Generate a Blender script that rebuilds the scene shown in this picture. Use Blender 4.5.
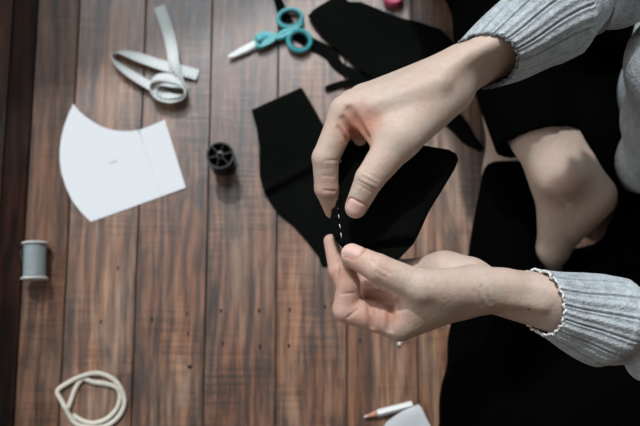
import bpy, bmesh, math, random
import numpy as np
from mathutils import Vector, Matrix

random.seed(4)
for o in list(bpy.data.objects):
    bpy.data.objects.remove(o, do_unlink=True)
SC = bpy.context.scene
COL = SC.collection
R = math.radians

# ------------------------------------------------------------------ camera, light, exposure
H, TILT, FPX = 1.054, R(10.0), 888.9
CAM = np.array([0.0, -H * math.tan(TILT), H])
cd = bpy.data.cameras.new('camera')
cd.lens, cd.sensor_width, cd.clip_start = 50.0, 36.0, 0.02
cam = bpy.data.objects.new('camera', cd)
cam.location, cam.rotation_euler = CAM, (TILT, 0, 0)
COL.objects.link(cam)
cd.dof.use_dof, cd.dof.focus_distance, cd.dof.aperture_fstop = True, 0.655, 8.5
SC.camera = cam

w = bpy.data.worlds.new('room_light'); SC.world = w
w.use_nodes = True
w.node_tree.nodes['Background'].inputs['Color'].default_value = (1.0, 0.86, 0.72, 1)
w.node_tree.nodes['Background'].inputs['Strength'].default_value = 0.17

LDIR = Vector((0.18, -0.85, -1.0)).normalized()           # the way the daylight travels
sun = bpy.data.lights.new('sun', 'SUN'); sun.energy = 3.0; sun.angle = R(2.2); sun.color = (0.92, 0.965, 1.0)
so = bpy.data.objects.new('sun', sun); COL.objects.link(so)
so.rotation_euler = LDIR.to_track_quat('-Z', 'Y').to_euler(); so.location = (-0.5, 2.5, 3)

WU = Vector((1, 0.41, 0)).normalized()                    # the window wall runs along this
WN = Vector((WU.y, -WU.x, 0))                             # and faces this way, into the room
WP = Vector((-0.60, 0.795, 0))                           # foot of the window's left jamb
SILL, HEAD, WWID = 0.78, 3.2, 0.93
al = bpy.data.lights.new('window_daylight', 'AREA'); al.shape = 'RECTANGLE'
al.size, al.size_y, al.energy, al.color = WWID, HEAD - SILL, 62, (0.80, 0.92, 1.0)
ao = bpy.data.objects.new('window_daylight', al); COL.objects.link(ao)
ao.location = WP + WU * (WWID / 2) + Vector((0, 0, (SILL + HEAD) / 2)) - WN * 0.12
ao.rotation_euler = WN.to_track_quat('-Z', 'Z').to_euler()

al2 = bpy.data.lights.new('side_fill', 'AREA'); al2.shape = 'RECTANGLE'
al2.size, al2.size_y, al2.energy, al2.color = 1.3, 1.3, 20, (0.88, 0.95, 1.0)  # added fill lamp, brightens the foot and the sweater front
ao2 = bpy.data.objects.new('side_fill', al2); COL.objects.link(ao2)
ao2.location = (-1.86, -0.20, 1.00); ao2.rotation_euler = (0, R(-90), 0)

SC.view_settings.view_transform = 'Standard'
SC.view_settings.look = 'None'
SC.view_settings.gamma = 1
SC.view_settings.use_curve_mapping = False
SC.view_settings.exposure = -0.38

# ------------------------------------------------------------------ helpers
CT, ST = math.cos(TILT), math.sin(TILT)
def at(px, py, z=0.0):
    """The point at height z seen at (px, py) of the photograph."""
    x, y = (px - 320) / FPX, (213 - py) / FPX
    d = np.array([x, y * CT + ST, y * ST - CT])
    return CAM + d * ((z - H) / d[2])
def depth(p):
    return float((p - CAM) @ np.array([0, ST, -CT]))
def J(px, py, z, rpx):
    """A joint: a point and a radius in metres."""
    p = at(px, py, z)
    return p, rpx * depth(p) / FPX

def material(name, color, rough=0.6, spec=0.5, metal=0.0):
    m = bpy.data.materials.new(name); m.use_nodes = True
    b = m.node_tree.nodes['Principled BSDF']
    b.inputs['Base Color'].default_value = (*color, 1)
    b.inputs['Roughness'].default_value = rough
    b.inputs['Specular IOR Level'].default_value = spec
    b.inputs['Metallic'].default_value = metal
    return m
class N:
    """A thin layer over a material's nodes."""
    def __init__(s, m):
        s.m, s.t = m, m.node_tree; s.b = s.t.nodes['Principled BSDF']
    def new(s, kind, **kw):
        n = s.t.nodes.new('ShaderNode' + kind)
        for k, v in kw.items():
            if k in n.inputs: s.set(n, k, v)
            else: setattr(n, k, v)
        return n
    def set(s, n, k, v):
        if hasattr(v, 'is_output'): s.t.links.new(v, n.inputs[k])
        else: n.inputs[k].default_value = v
    def link(s, a, bsock): s.t.links.new(a, bsock)
    def coord(s, which='Object', scale=(1, 1, 1), add=None):
        v = s.new('TexCoord').outputs[which]
        if add is not None:
            a = s.new('VectorMath', operation='ADD'); s.link(v, a.inputs[0]); s.link(add, a.inputs[1]); v = a.outputs[0]
        mp = s.new('Mapping'); s.link(v, mp.inputs['Vector']); mp.inputs['Scale'].default_value = scale
        return mp.outputs[0]
    def noise(s, vec, scale=1, detail=4, rough=0.55, dist=0.0):
        n = s.new('TexNoise'); s.link(vec, n.inputs['Vector'])
        n.inputs['Scale'].default_value = scale; n.inputs['Detail'].default_value = detail
        n.inputs['Roughness'].default_value = rough; n.inputs['Distortion'].default_value = dist
        return n.outputs['Fac']
    def math(s, op, a, b=None, clamp=False):
        n = s.new('Math', operation=op, use_clamp=clamp)
        for i, v in enumerate((a, b)):
            if v is None: continue
            if hasattr(v, 'is_output'): s.link(v, n.inputs[i])
            else: n.inputs[i].default_value = v
        return n.outputs[0]
    def remap(s, v, a, b, c=0.0, d=1.0):
        n = s.new('MapRange'); s.link(v, n.inputs[0])
        for i, q in enumerate((a, b, c, d)): n.inputs[i + 1].default_value = q
        return n.outputs[0]
    def ramp(s, v, stops):
        n = s.new('ValToRGB'); s.link(v, n.inputs[0]); e = n.color_ramp.elements
        while len(e) < len(stops): e.new(0.5)
        for q, (p, c) in zip(e, stops): q.position = p; q.color = (*c, 1)
        return n.outputs[0]
    def mix(s, f, a, b, mode='MIX'):
        n = s.new('Mix', data_type='RGBA', blend_type=mode)
        for i, v in ((0, f), (6, a), (7, b)):
            if hasattr(v, 'is_output'): s.link(v, n.inputs[i])
            else: n.inputs[i].default_value = v if i == 0 else (*v, 1)
        return n.outputs[2]
    def color(s, v): s.link(v, s.b.inputs['Base Color'])
    def bump(s, v, dist=0.001, strength=1.0):
        n = s.new('Bump'); s.link(v, n.inputs['Height'])
        n.inputs['Distance'].default_value = dist; n.inputs['Strength'].default_value = strength
        s.link(n.outputs[0], s.b.inputs['Normal'])

def obj(name, V, F, m, parent=None, base=None, smooth=True, uv=None, tint=None, mats=None, fm=None):
    """ONE mesh object; V in place (metres); its origin is its base (or its parent's)."""
    V = np.asarray(V, float)
    root = parent
    while root is not None and root.parent is not None: root = root.parent
    if root is not None: b = np.array(root.location)
    elif base is not None: b = np.array(base, float)
    else: b = np.array([(V[:, 0].min() + V[:, 0].max()) / 2, (V[:, 1].min() + V[:, 1].max()) / 2, V[:, 2].min()])
    me = bpy.data.meshes.new(name)
    me.from_pydata((V - b).tolist(), [], [list(map(int, f)) for f in F])
    me.update()
    me.polygons.foreach_set('use_smooth', [bool(smooth)] * len(me.polygons))
    for q in (mats or [m]): me.materials.append(q)
    if fm is not None: me.polygons.foreach_set('material_index', fm)
    if uv is not None:
        l = me.uv_layers.new(name='UVMap')
        l.data.foreach_set('uv', np.asarray(uv, float).ravel())
    if tint is not None:
        a = me.color_attributes.new('tint', 'FLOAT_COLOR', 'POINT')
        a.data.foreach_set('color', np.concatenate([tint, np.ones((len(tint), 1))], 1).ravel())
    o = bpy.data.objects.new(name, me); COL.objects.link(o)
    if parent is None: o.location = b
    else: o.parent = parent
    return o
def thing(name, label, cat, base, group=None):
    o = bpy.data.objects.new(name, None); COL.objects.link(o); o.location = base
    o.empty_display_size = 0.02
    o['label'] = label; o['category'] = cat
    if group: o['group'] = group
    return o
def tag(o, label, cat, group=None):
    o['label'] = label; o['category'] = cat
    if group: o['group'] = group
    return o
def struct(o): o['kind'] = 'structure'; return o

class MB:
    """Collects vertices and faces."""
    def __init__(s): s.V, s.F, s.UV, s.M = [], [], [], []
    def add(s, V, F, m=0):
        n = len(s.V); s.V += [tuple(v) for v in V]; s.F += [tuple(i + n for i in f) for f in F]; s.M += [m] * len(F)
    def box(s, lo, hi, m=0):
        V = [(x, y, z) for x in (lo[0], hi[0]) for y in (lo[1], hi[1]) for z in (lo[2], hi[2])]
        s.add(V, [(0, 1, 3, 2), (4, 6, 7, 5), (0, 4, 5, 1), (2, 3, 7, 6), (0, 2, 6, 4), (1, 5, 7, 3)], m)
    def lathe(s, c, axis, prof, n=32, m=0, closed=False):
        """prof: (radius, distance along axis); revolved about the axis through c."""
        a = Vector(axis).normalized(); u = a.orthogonal().normalized(); v = a.cross(u); c = Vector(c)
        V, F = [], []
        for r, t in prof:
            for k in range(n):
                th = 2 * math.pi * k / n
                V.append(c + a * t + (u * math.cos(th) + v * math.sin(th)) * r)
        L = len(prof)
        for i in range(L if closed else L - 1):
            for k in range(n):
                F.append((i * n + k, i * n + (k + 1) % n, ((i + 1) % L) * n + (k + 1) % n, ((i + 1) % L) * n + k))
        if not closed:
            F.append(tuple(range(n - 1, -1, -1))); F.append(tuple((L - 1) * n + k for k in range(n)))
        s.add(V, F, m)
    def tube(s, P, rad, n=10, closed=False, m=0, flat=None, up=(0, 0, 1)):
        """A swept tube; rad a number or one per point; flat = (sideways, upward) factors."""
        P = [Vector(p) for p in P]; L = len(P)
        rr = rad if hasattr(rad, '__len__') else [rad] * L
        fx, fy = flat or (1, 1); up = Vector(up); V, F = [], []
        for i, p in enumerate(P):
            t = (P[(i + 1) % L] - P[i - 1]) if closed else (P[min(i + 1, L - 1)] - P[max(i - 1, 0)])
            t.normalize(); sd = t.cross(up)
            if sd.length < 1e-4: sd = t.cross(Vector((0, 1, 0)))
            sd.normalize(); un = sd.cross(t)
            for k in range(n):
                th = 2 * math.pi * k / n
                V.append(p + sd * (math.cos(th) * rr[i] * fx) + un * (math.sin(th) * rr[i] * fy))
        for i in range(L if closed else L - 1):
            j = (i + 1) % L
            for k in range(n): F.append((i * n + k, i * n + (k + 1) % n, j * n + (k + 1) % n, j * n + k))
        if not closed:
            F.append(tuple(range(n - 1, -1, -1))); F.append(tuple((L - 1) * n + k for k in range(n)))
        s.add(V, F, m)
    def prism(s, pts, z0, z1, m=0):
        n = len(pts)
        s.add([(p[0], p[1], z0) for p in pts] + [(p[0], p[1], z1) for p in pts],
              [tuple(range(n - 1, -1, -1)), tuple(range(n, 2 * n))] + [(i, (i + 1) % n, n + (i + 1) % n, n + i) for i in range(n)], m)
    def build(s, name, m, parent=None, smooth=True, **kw):
        if isinstance(m, (list, tuple)): return obj(name, s.V, s.F, None, parent, smooth=smooth, mats=list(m), fm=s.M, **kw)
        return obj(name, s.V, s.F, m, parent, smooth=smooth, **kw)
def autosmooth(o, deg=35):
    bm = bmesh.new(); bm.from_mesh(o.data)
    bmesh.ops.recalc_face_normals(bm, faces=bm.faces)
    for e in bm.edges:
        e.smooth = not (len(e.link_faces) == 2 and e.calc_face_angle(0) > R(deg))
    bm.to_mesh(o.data); bm.free(); return o

def catmull(P, n=8, closed=False):
    P = [np.asarray(p, float) for p in P]; L = len(P); out = []
    for i in range(L if closed else L - 1):
        if closed: a, b, c, d = P[i - 1], P[i], P[(i + 1) % L], P[(i + 2) % L]
        else: a, b, c, d = P[max(i - 1, 0)], P[i], P[i + 1], P[min(i + 2, L - 1)]
        for k in range(n):
            t = k / n
            out.append(0.5 * (2 * b + (c - a) * t + (2 * a - 5 * b + 4 * c - d) * t * t + (3 * b - a - 3 * c + d) * t ** 3))
    if not closed: out.append(P[-1])
    return out
def outline(pts, z=0.0, n=1):
    return [at(p[0], p[1], z) for p in pts] if n == 1 else [at(p[0], p[1], z) for p in catmull(pts, n, True)]

def sheet(name, pts, thick, hf, m, parent=None, cuts=5, edge=0.0, uv=False):
    """A piece of cloth or paper: outline pts (x, y) filled finely, hf(x, y) the height of its underside, thick its thickness."""
    bm = bmesh.new()
    f = bm.faces.new([bm.verts.new((p[0], p[1], 0)) for p in pts])
    if f.normal.z < 0: f.normal_flip()
    bmesh.ops.triangulate(bm, faces=bm.faces[:], ngon_method='BEAUTY')
    for _ in range(cuts):
        es = [e for e in bm.edges if e.calc_length() > 0.006]
        if not es: break
        bmesh.ops.subdivide_edges(bm, edges=es, cuts=1)
        bmesh.ops.triangulate(bm, faces=bm.faces[:])
    bm.verts.index_update()
    bm.normal_update()
    if sum(q.normal.z for q in bm.faces) < 0:
        for q in bm.faces: q.normal_flip()
    lo = [(v.co.x, v.co.y) for v in bm.verts]; n = len(lo)
    rim = [v.is_boundary for v in bm.verts]
    V = [(x, y, hf(x, y)) for x, y in lo] + [(x, y, hf(x, y) + thick * (1 - edge * r)) for (x, y), r in zip(lo, rim)]
    F = [tuple(v.index for v in reversed(q.verts)) for q in bm.faces] + [tuple(v.index + n for v in q.verts) for q in bm.faces]
    for e in bm.edges:
        if e.is_boundary:
            l = e.link_loops[0]; a, b = l.vert.index, l.link_loop_next.vert.index
            F.append((a, b, b + n, a + n))
    bm.free()
    return autosmooth(obj(name, V, F, m, parent), 50)

# ------------------------------------------------------------------ signed distance modelling (bodies and loose clothes)
def s_min(a, b, k):
    h = np.clip(0.5 + 0.5 * (b - a) / k, 0, 1)
    return b + (a - b) * h - k * h * (1 - h)
def cone(P, a, ra, b, rb):
    a = np.asarray(a, np.float32); ba = np.asarray(b, np.float32) - a
    pa = P - a
    t = np.clip(pa @ ba / max(float(ba @ ba), 1e-12), 0, 1)
    return np.linalg.norm(pa - t[:, None] * ba, axis=1) - (ra + (rb - ra) * t)
def ell(P, c, r, rot=None):
    q = P - np.asarray(c, np.float32)
    if rot is not None: q = q @ np.asarray(rot, np.float32)
    r = np.asarray(r, np.float32)
    k0 = np.linalg.norm(q / r, axis=1); k1 = np.linalg.norm(q / (r * r), axis=1) + 1e-9
    return k0 * (k0 - 1) / k1
def chain(P, js, k=0.003):
    d = None
    for (a, ra), (b, rb) in zip(js[:-1], js[1:]):
        q = cone(P, a, ra, b, rb); d = q if d is None else s_min(d, q, k)
    return d
def groove(P, pts, w, depth):
    d = None
    for a, b in zip(pts[:-1], pts[1:]):
        if np.linalg.norm(b - a) > .012: continue
        q = cone(P, a, 0, b, 0); d = q if d is None else np.minimum(d, q)
    return 0 if d is None else depth * np.exp(-(d / w) ** 2)

def surface(f, lo, hi, h, B=4):
    """Surface nets over f inside the box lo..hi, cell h."""
    lo = np.asarray(lo, float); nb = np.ceil((np.asarray(hi) - lo) / (h * B)).astype(int)
    ax = [lo[i] + (np.arange(nb[i]) * B + (B - 1) / 2) * h for i in range(3)]
    g = np.stack(np.meshgrid(*ax, indexing='ij'), -1).reshape(-1, 3).astype(np.float32)
    dc = np.concatenate([f(g[i:i + 400000]) for i in range(0, len(g), 400000)]).reshape(nb)
    D = np.repeat(np.repeat(np.repeat(dc, B, 0), B, 1), B, 2).astype(np.float32)
    near = np.argwhere(np.abs(dc) < B * h * 1.25 + 0.003)
    off = np.stack(np.meshgrid(*[np.arange(B)] * 3, indexing='ij'), -1).reshape(-1, 3)
    idx = (near[:, None, :] * B + off[None]).reshape(-1, 3)
    for i in range(0, len(idx), 400000):
        q = idx[i:i + 400000]
        D[q[:, 0], q[:, 1], q[:, 2]] = f((lo + q * h).astype(np.float32))
    s = D < 0
    nx, ny, nz = D.shape
    cnt = np.zeros((nx - 1, ny - 1, nz - 1), np.int8)
    cor = [(a, b, c) for a in (0, 1) for b in (0, 1) for c in (0, 1)]
    for a, b, c in cor: cnt += s[a:nx - 1 + a, b:ny - 1 + b, c:nz - 1 + c]
    act = np.argwhere((cnt > 0) & (cnt < 8))
    cid = np.full(cnt.shape, -1, np.int64); cid[tuple(act.T)] = np.arange(len(act))
    vals = {c: D[act[:, 0] + c[0], act[:, 1] + c[1], act[:, 2] + c[2]] for c in cor}
    acc = np.zeros((len(act), 3)); n = np.zeros(len(act))
    for c in cor:
        for ax_ in range(3):
            if c[ax_]: continue
            e = list(c); e[ax_] = 1; e = tuple(e)
            va, vb = vals[c], vals[e]; m = (va < 0) != (vb < 0)
            t = va[m] / (va[m] - vb[m])
            p = np.tile(np.array(c, float), (m.sum(), 1)); p[:, ax_] = t
            acc[m] += p; n[m] += 1
    V = lo + (act + acc / n[:, None]) * h
    F = []
    for a in range(3):
        b, c = (a + 1) % 3, (a + 2) % 3
        sl0 = [slice(None)] * 3; sl1 = [slice(None)] * 3
        sl0[a] = slice(0, -1); sl1[a] = slice(1, None)
        ch = s[tuple(sl0)] != s[tuple(sl1)]
        e = np.argwhere(ch)
        lim = np.array(cnt.shape)
        e = e[(e[:, b] > 0) & (e[:, c] > 0) & (e[:, b] < lim[b]) & (e[:, c] < lim[c])]
        def C(db, dc_):
            q = e.copy(); q[:, b] += db; q[:, c] += dc_; return cid[tuple(q.T)]
        Q = np.stack([C(-1, -1), C(0, -1), C(0, 0), C(-1, 0)], 1)
        ins = s[tuple(e.T)]
        Q[~ins] = Q[~ins][:, ::-1]
        F.append(Q)
    F = np.concatenate(F); F = F[(F >= 0).all(1)]
    return V, F
def hit(f, px, py, z0=0.55, z1=0.0, n=700):
    """Where the view ray of (px, py) meets f."""
    zs = np.linspace(z0, z1, n); P = np.array([at(px, py, z) for z in zs], np.float32)
    d = f(P); k = np.argmax(d < 0)
    return P[k]
def bounds(js, pad):
    A = np.array([j[0] for j in js]); r = max(j[1] for j in js) + pad
    return A.min(0) - r, A.max(0) + r

# ------------------------------------------------------------------ materials
M = {}
def cloth_mat(name, col, fine=900, rough=0.9, bump=0.0004, sheen=0.0, spec=0.2):
    m = material(name, col, rough, spec); n = N(m)
    v = n.noise(n.coord('Object', (fine,) * 3), 1, 3)
    big = n.noise(n.coord('Object', (14,) * 3), 1, 3)
    f = n.math('ADD', n.math('MULTIPLY', v, 0.7), n.math('MULTIPLY', big, 0.6))
    n.color(n.ramp(f, [(0.35, tuple(c * 0.6 for c in col)), (0.9, tuple(c * 1.4 for c in col))]))
    n.bump(v, bump)
    n.b.inputs['Sheen Weight'].default_value = sheen
    n.b.inputs['Sheen Roughness'].default_value = 0.5
    return m
M['black_cotton'] = cloth_mat('black_cotton', (0.0036, 0.0042, 0.0034), 1400, 0.9, 0.0003, 0.0, 0.03)
M['trouser'] = cloth_mat('trouser_black', (0.0010, 0.0010, 0.0010), 900, 0.95, 0.0003, 0.0, 0.02)
M['trim_dark'] = material('dark_shade', (0.01, 0.008, 0.007), 0.8, 0.2)
M['paper'] = material('white_paper', (0.74, 0.75, 0.77), 0.6, 0.3)
n = N(M['paper']); n.bump(n.noise(n.coord('Object', (60,) * 3), 1, 4), 0.0006, 0.35)
M['ink'] = material('grey_ink', (0.2, 0.21, 0.23), 0.7, 0.2)
M['white_plastic'] = material('white_plastic', (0.74, 0.73, 0.70), 0.4)
M['black_plastic'] = material('black_plastic', (0.016, 0.016, 0.017), 0.35, 0.5)
M['teal'] = material('teal_plastic', (0.06, 0.40, 0.43), 0.33, 0.5)
M['teal_dark'] = material('dark_teal_plastic', (0.015, 0.10, 0.12), 0.35, 0.5)
M['steel'] = material('steel', (0.75, 0.76, 0.76), 0.28, 0.5, 1.0)
M['blade'] = material('pale_blade', (0.80, 0.80, 0.77), 0.35, 0.5, 0.0)
M['pink'] = material('pink_plastic', (0.50, 0.055, 0.13), 0.4)
M['pink_pale'] = material('pale_pink_plastic', (0.72, 0.30, 0.36), 0.45)
M['cord'] = cloth_mat('cream_elastic', (0.60, 0.55, 0.47), 700, 0.85, 0.0006)
M['white_thread'] = material('white_thread', (0.8, 0.8, 0.78), 0.7, 0.3)
M['wood_tip'] = material('pencil_wood', (0.58, 0.27, 0.19), 0.6, 0.3)
M['pearl'] = material('pearl', (0.82, 0.80, 0.77), 0.2, 0.7)
def thread_mat(name, col, rough, axis_scale):
    m = material(name, col, rough, 0.5); n = N(m)
    v = n.noise(n.coord('Object', axis_scale), 1, 2)
    n.color(n.ramp(v, [(0.3, tuple(c * 0.75 for c in col)), (0.7, tuple(min(1, c * 1.15) for c in col))]))
    n.bump(v, 0.0006); return m
M['grey_thread'] = thread_mat('grey_thread', (0.27, 0.31, 0.32), 0.30, (60, 2600, 60))
M['black_thread'] = thread_mat('black_thread', (0.01, 0.01, 0.011), 0.6, (60, 60, 2600))

# tape: printed ticks along its length (u in centimetres, v across 0..1)
m = M['tape'] = material('tape_white', (0.70, 0.72, 0.70), 0.5, 0.4); n = N(m)
sx = n.new('SeparateXYZ'); n.link(n.new('TexCoord').outputs['UV'], sx.inputs[0])
u, v = sx.outputs[0], sx.outputs[1]
tick = n.math('MULTIPLY', n.math('LESS_THAN', n.math('FRACT', n.math('MULTIPLY', u, 2.0)), 0.16), n.math('LESS_THAN', v, 0.30))
tick2 = n.math('MULTIPLY', n.math('LESS_THAN', n.math('FRACT', n.math('MULTIPLY', u, 2.0)), 0.16), n.math('GREATER_THAN', v, 0.80))
n.color(n.mix(n.math('MULTIPLY', n.math('ADD', tick, tick2, True), 0.75), (0.70, 0.72, 0.70), (0.06, 0.06, 0.06)))

# knit
def knit(name, ribs):
    m = material(name, (0.36, 0.38, 0.40), 0.95, 0.15); n = N(m)
    c = n.coord('Object', (1,) * 3)
    sp = n.noise(c, 900, 3, 0.7); md = n.noise(c, 160, 3, 0.6); lg = n.noise(c, 22, 2)
    f = n.math('ADD', n.math('MULTIPLY', sp, 0.5), n.math('ADD', n.math('MULTIPLY', md, 0.35), n.math('MULTIPLY', lg, 0.15)))
    n.color(n.ramp(f, [(0.34, (0.17, 0.185, 0.195)), (0.50, (0.38, 0.405, 0.42)), (0.66, (0.56, 0.59, 0.61))]))
    vo = n.new('TexVoronoi'); n.link(n.coord('Object', (520, 520, 420)), vo.inputs['Vector']); vo.inputs['Scale'].default_value = 1
    n.bump(n.math('ADD', n.math('MULTIPLY', vo.outputs['Distance'], -0.7), md), 0.0012, 0.55)
    n.b.inputs['Sheen Weight'].default_value = 0.15
    return m
M['knit'] = knit('grey_marl_knit', False)
M['knit_edge'] = cloth_mat('knit_edge', (0.72, 0.71, 0.69), 900, 0.9, 0.0005)

M['knit_edge_shaded'] = cloth_mat('knit_edge_shaded', (0.16, 0.16, 0.16), 900, 0.9, 0.0005)  # same edging painted darker, for the cuff rim that lies in shadow
# skin
m = M['skin'] = material('skin', (0.6, 0.44, 0.36), 0.52, 0.3); n = N(m)
tn = n.new('VertexColor', layer_name='tint').outputs['Color']
c = n.coord('Object', (1,) * 3)
blot = n.noise(c, 70, 4, 0.6)
fine = n.noise(c, 900, 3, 0.6)
mid = n.noise(c, 260, 3, 0.6)
col = n.mix(n.remap(blot, 0.40, 0.66), tn, (0.88, 0.74, 0.70), 'MIX')
tn2 = n.mix(n.remap(blot, 0.42, 0.70, 0.0, 0.45), tn, n.mix(1.0, tn, (1.04, 0.84, 0.76), 'MULTIPLY'))
n.color(n.mix(n.remap(mid, 0.40, 0.62, 0.0, 0.30), tn2, n.mix(1.0, tn2, (0.86, 0.80, 0.78), 'MULTIPLY')))
n.bump(n.math('ADD', n.math('MULTIPLY', fine, 0.5), mid), 0.0009, 0.5)
n.b.inputs['Subsurface Weight'].default_value = 0.10
n.b.inputs['Subsurface Radius'].default_value = (0.010, 0.0035, 0.002)
n.b.inputs['Subsurface Scale'].default_value = 0.5
M['hair'] = cloth_mat('brown_hair', (0.05, 0.03, 0.02), 300, 0.5, 0.002, 0, 0.4)
M['eye'] = material('eye_white', (0.75, 0.73, 0.70), 0.15)

# floor boards
m = M['wood'] = material('weathered_boards', (0.2, 0.13, 0.1), 0.45); n = N(m)
pk = n.new('VertexColor', layer_name='tint').outputs['Color']
sp = n.new('SeparateColor'); n.link(pk, sp.inputs[0]); r1, r2, dk = sp.outputs
cb = n.new('CombineXYZ'); n.link(n.math('MULTIPLY', r1, 7.3), cb.inputs[0]); n.link(n.math('MULTIPLY', r2, 9.1), cb.inputs[1]); n.link(n.math('MULTIPLY', r1, 3.7), cb.inputs[2])
off = cb.outputs[0]
def wn(scale, detail=5, rough=0.6, dist=0.0): return n.noise(n.coord('Object', scale, off), 1, detail, rough, dist)
blotch = wn((13, 4.0, 1), 4, 0.6, 0.8)
streak = wn((30, 4.2, 1), 6, 0.68, 0.8)
grain = wn((330, 16, 1), 5, 0.75)
saw = wn((10, 230, 1), 3, 0.6)
sawm = n.remap(wn((16, 10, 1), 3), 0.44, 0.60)
wv = n.new('TexWave', wave_type='BANDS', bands_direction='X'); n.link(n.coord('Object', (1.0, 0.13, 1), off), wv.inputs['Vector'])
for k_, v_ in (('Scale', 22), ('Distortion', 11), ('Detail', 3), ('Detail Scale', 1.4), ('Detail Roughness', 0.6)): wv.inputs[k_].default_value = v_
fig = wv.outputs['Fac']
tone = n.math('ADD', n.math('MULTIPLY', streak, 0.50), n.math('MULTIPLY', grain, 0.36))
tone = n.math('ADD', tone, n.math('MULTIPLY', fig, 0.08))
tone = n.math('SUBTRACT', tone, n.math('MULTIPLY', n.math('MULTIPLY', n.remap(saw, 0.42, 0.62), sawm), 0.07))
tone = n.math('ADD', tone, n.math('ADD', n.math('MULTIPLY', n.math('SUBTRACT', r2, 0.5), 0.10), 0.030))
kv = n.new('TexVoronoi'); n.link(n.coord('Object', (11, 4.5, 1), off), kv.inputs['Vector']); kv.inputs['Scale'].default_value = 1
ks = n.new('SeparateColor'); n.link(kv.outputs['Color'], ks.inputs[0])
kd = n.math('ADD', kv.outputs['Distance'], n.math('MULTIPLY', n.math('SUBTRACT', streak, 0.5), 0.35))
knot = n.math('MULTIPLY', n.remap(kd, 0.16, 0.05), n.math('GREATER_THAN', ks.outputs[0], 0.55))
tone = n.math('SUBTRACT', tone, n.math('MULTIPLY', knot, 0.14))
warm = n.ramp(tone, [(0.30, (0.016, 0.006, 0.003)), (0.40, (0.080, 0.027, 0.011)), (0.49, (0.21, 0.078, 0.032)), (0.62, (0.42, 0.20, 0.10))])
cool = n.ramp(tone, [(0.30, (0.018, 0.011, 0.008)), (0.40, (0.075, 0.044, 0.028)), (0.49, (0.170, 0.100, 0.064)), (0.62, (0.33, 0.22, 0.155))])
c_ = n.mix(n.remap(blotch, 0.40, 0.60, 0.0, 0.75), warm, cool)
stain = n.remap(wn((22, 5, 1), 4, 0.65, 1.0), 0.50, 0.64, 0.0, 0.9)
c_ = n.mix(stain, c_, n.mix(1.0, c_, (0.30, 0.27, 0.24), 'MULTIPLY'))
ex = n.new('SeparateXYZ'); n.link(n.new('TexCoord').outputs['UV'], ex.inputs[0])
dirt = n.math('ADD', n.math('ABSOLUTE', n.math('SUBTRACT', ex.outputs[0], 0.5)), n.math('MULTIPLY', n.math('SUBTRACT', streak, 0.5), 0.5))
c_ = n.mix(n.remap(dirt, 0.40, 0.53, 0.0, 0.75), c_, n.mix(1.0, c_, (0.30, 0.27, 0.25), 'MULTIPLY'))
c_ = n.mix(1.0, c_, n.mix(dk, (1, 1, 1), (0.10, 0.06, 0.045)), 'MULTIPLY')  # dk: dark board tone with painted shadow
n.color(c_)
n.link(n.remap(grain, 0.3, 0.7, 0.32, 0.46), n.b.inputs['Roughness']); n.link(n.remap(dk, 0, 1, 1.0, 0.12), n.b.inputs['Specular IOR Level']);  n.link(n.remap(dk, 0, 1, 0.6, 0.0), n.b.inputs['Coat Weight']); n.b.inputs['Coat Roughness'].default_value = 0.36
n.bump(n.math('ADD', n.math('MULTIPLY', grain, 0.6), n.math('ADD', n.math('MULTIPLY', streak, 0.6), n.math('MULTIPLY', n.math('MULTIPLY', saw, sawm), 0.5))), 0.0012, 0.6)
m = M['nail_mark'] = material('nail_mark', (0.028, 0.020, 0.016), 0.7, 0.2)
m = M['plaster'] = material('wall_plaster', (0.62, 0.60, 0.57), 0.9, 0.2); n = N(m)
n.bump(n.noise(n.coord('Object', (40,) * 3), 1, 4), 0.001)

# ------------------------------------------------------------------ the setting: floor, window wall
seams = [-0.385, -0.354, -0.3017]
x = -0.3017
while x < 1.3: x += 0.0833; seams.append(x)
x = -0.385
while x > -1.75: x -= 0.0833; seams.insert(0, x)
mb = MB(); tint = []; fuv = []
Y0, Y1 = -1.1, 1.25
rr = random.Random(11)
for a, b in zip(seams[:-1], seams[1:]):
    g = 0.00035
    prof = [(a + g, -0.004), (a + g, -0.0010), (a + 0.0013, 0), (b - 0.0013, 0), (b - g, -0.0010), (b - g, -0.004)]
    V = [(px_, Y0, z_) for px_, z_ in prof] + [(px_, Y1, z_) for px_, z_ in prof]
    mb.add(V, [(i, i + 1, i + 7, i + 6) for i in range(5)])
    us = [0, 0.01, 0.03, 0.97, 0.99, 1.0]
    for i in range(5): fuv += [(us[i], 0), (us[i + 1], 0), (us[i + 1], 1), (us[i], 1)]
    dark = 1.0 if abs(a + 0.385) < 1e-3 else (0.6 if abs(a + 0.354) < 1e-3 else (0.9 if a < -0.385 else 0.0))  # left boards: own dark tone plus window-side shadow painted into the colour
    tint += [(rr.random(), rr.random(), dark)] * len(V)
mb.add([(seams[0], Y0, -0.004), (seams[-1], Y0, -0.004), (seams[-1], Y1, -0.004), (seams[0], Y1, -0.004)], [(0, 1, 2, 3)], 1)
for px_, py_, rx_, ry_ in [(188, 334, 1.4, 3.2), (223, 344, 1.5, 3.5), (260, 347, 1.9, 4), (289, 346, 1.6, 3), (190, 367, 4, 2.4), (187, 314, 1.3, 2.4),
                           (221, 311, 1.5, 3), (259, 311, 1.7, 3.2), (290, 310, 1.6, 3), (360, 341, 1.4, 3.4), (325, 307, 2, 2.6), (152, 320, 1.5, 4), (118, 268, 1.2, 3), (101, 322, 1.4, 2.4)]:
    c0 = at(px_, py_)
    V = [(c0[0], c0[1], 0.0003)] + [(c0[0] + 0.7 * rx_ / 830 * math.cos(t) * (1 + .2 * math.sin(3 * t)), c0[1] + 0.8 * ry_ / 830 * math.sin(t), 0.0001) for t in np.linspace(0, 2 * math.pi, 14, endpoint=False)]
    mb.add(V, [(0, i + 1, (i + 1) % 14 + 1) for i in range(14)], 2)
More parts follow.
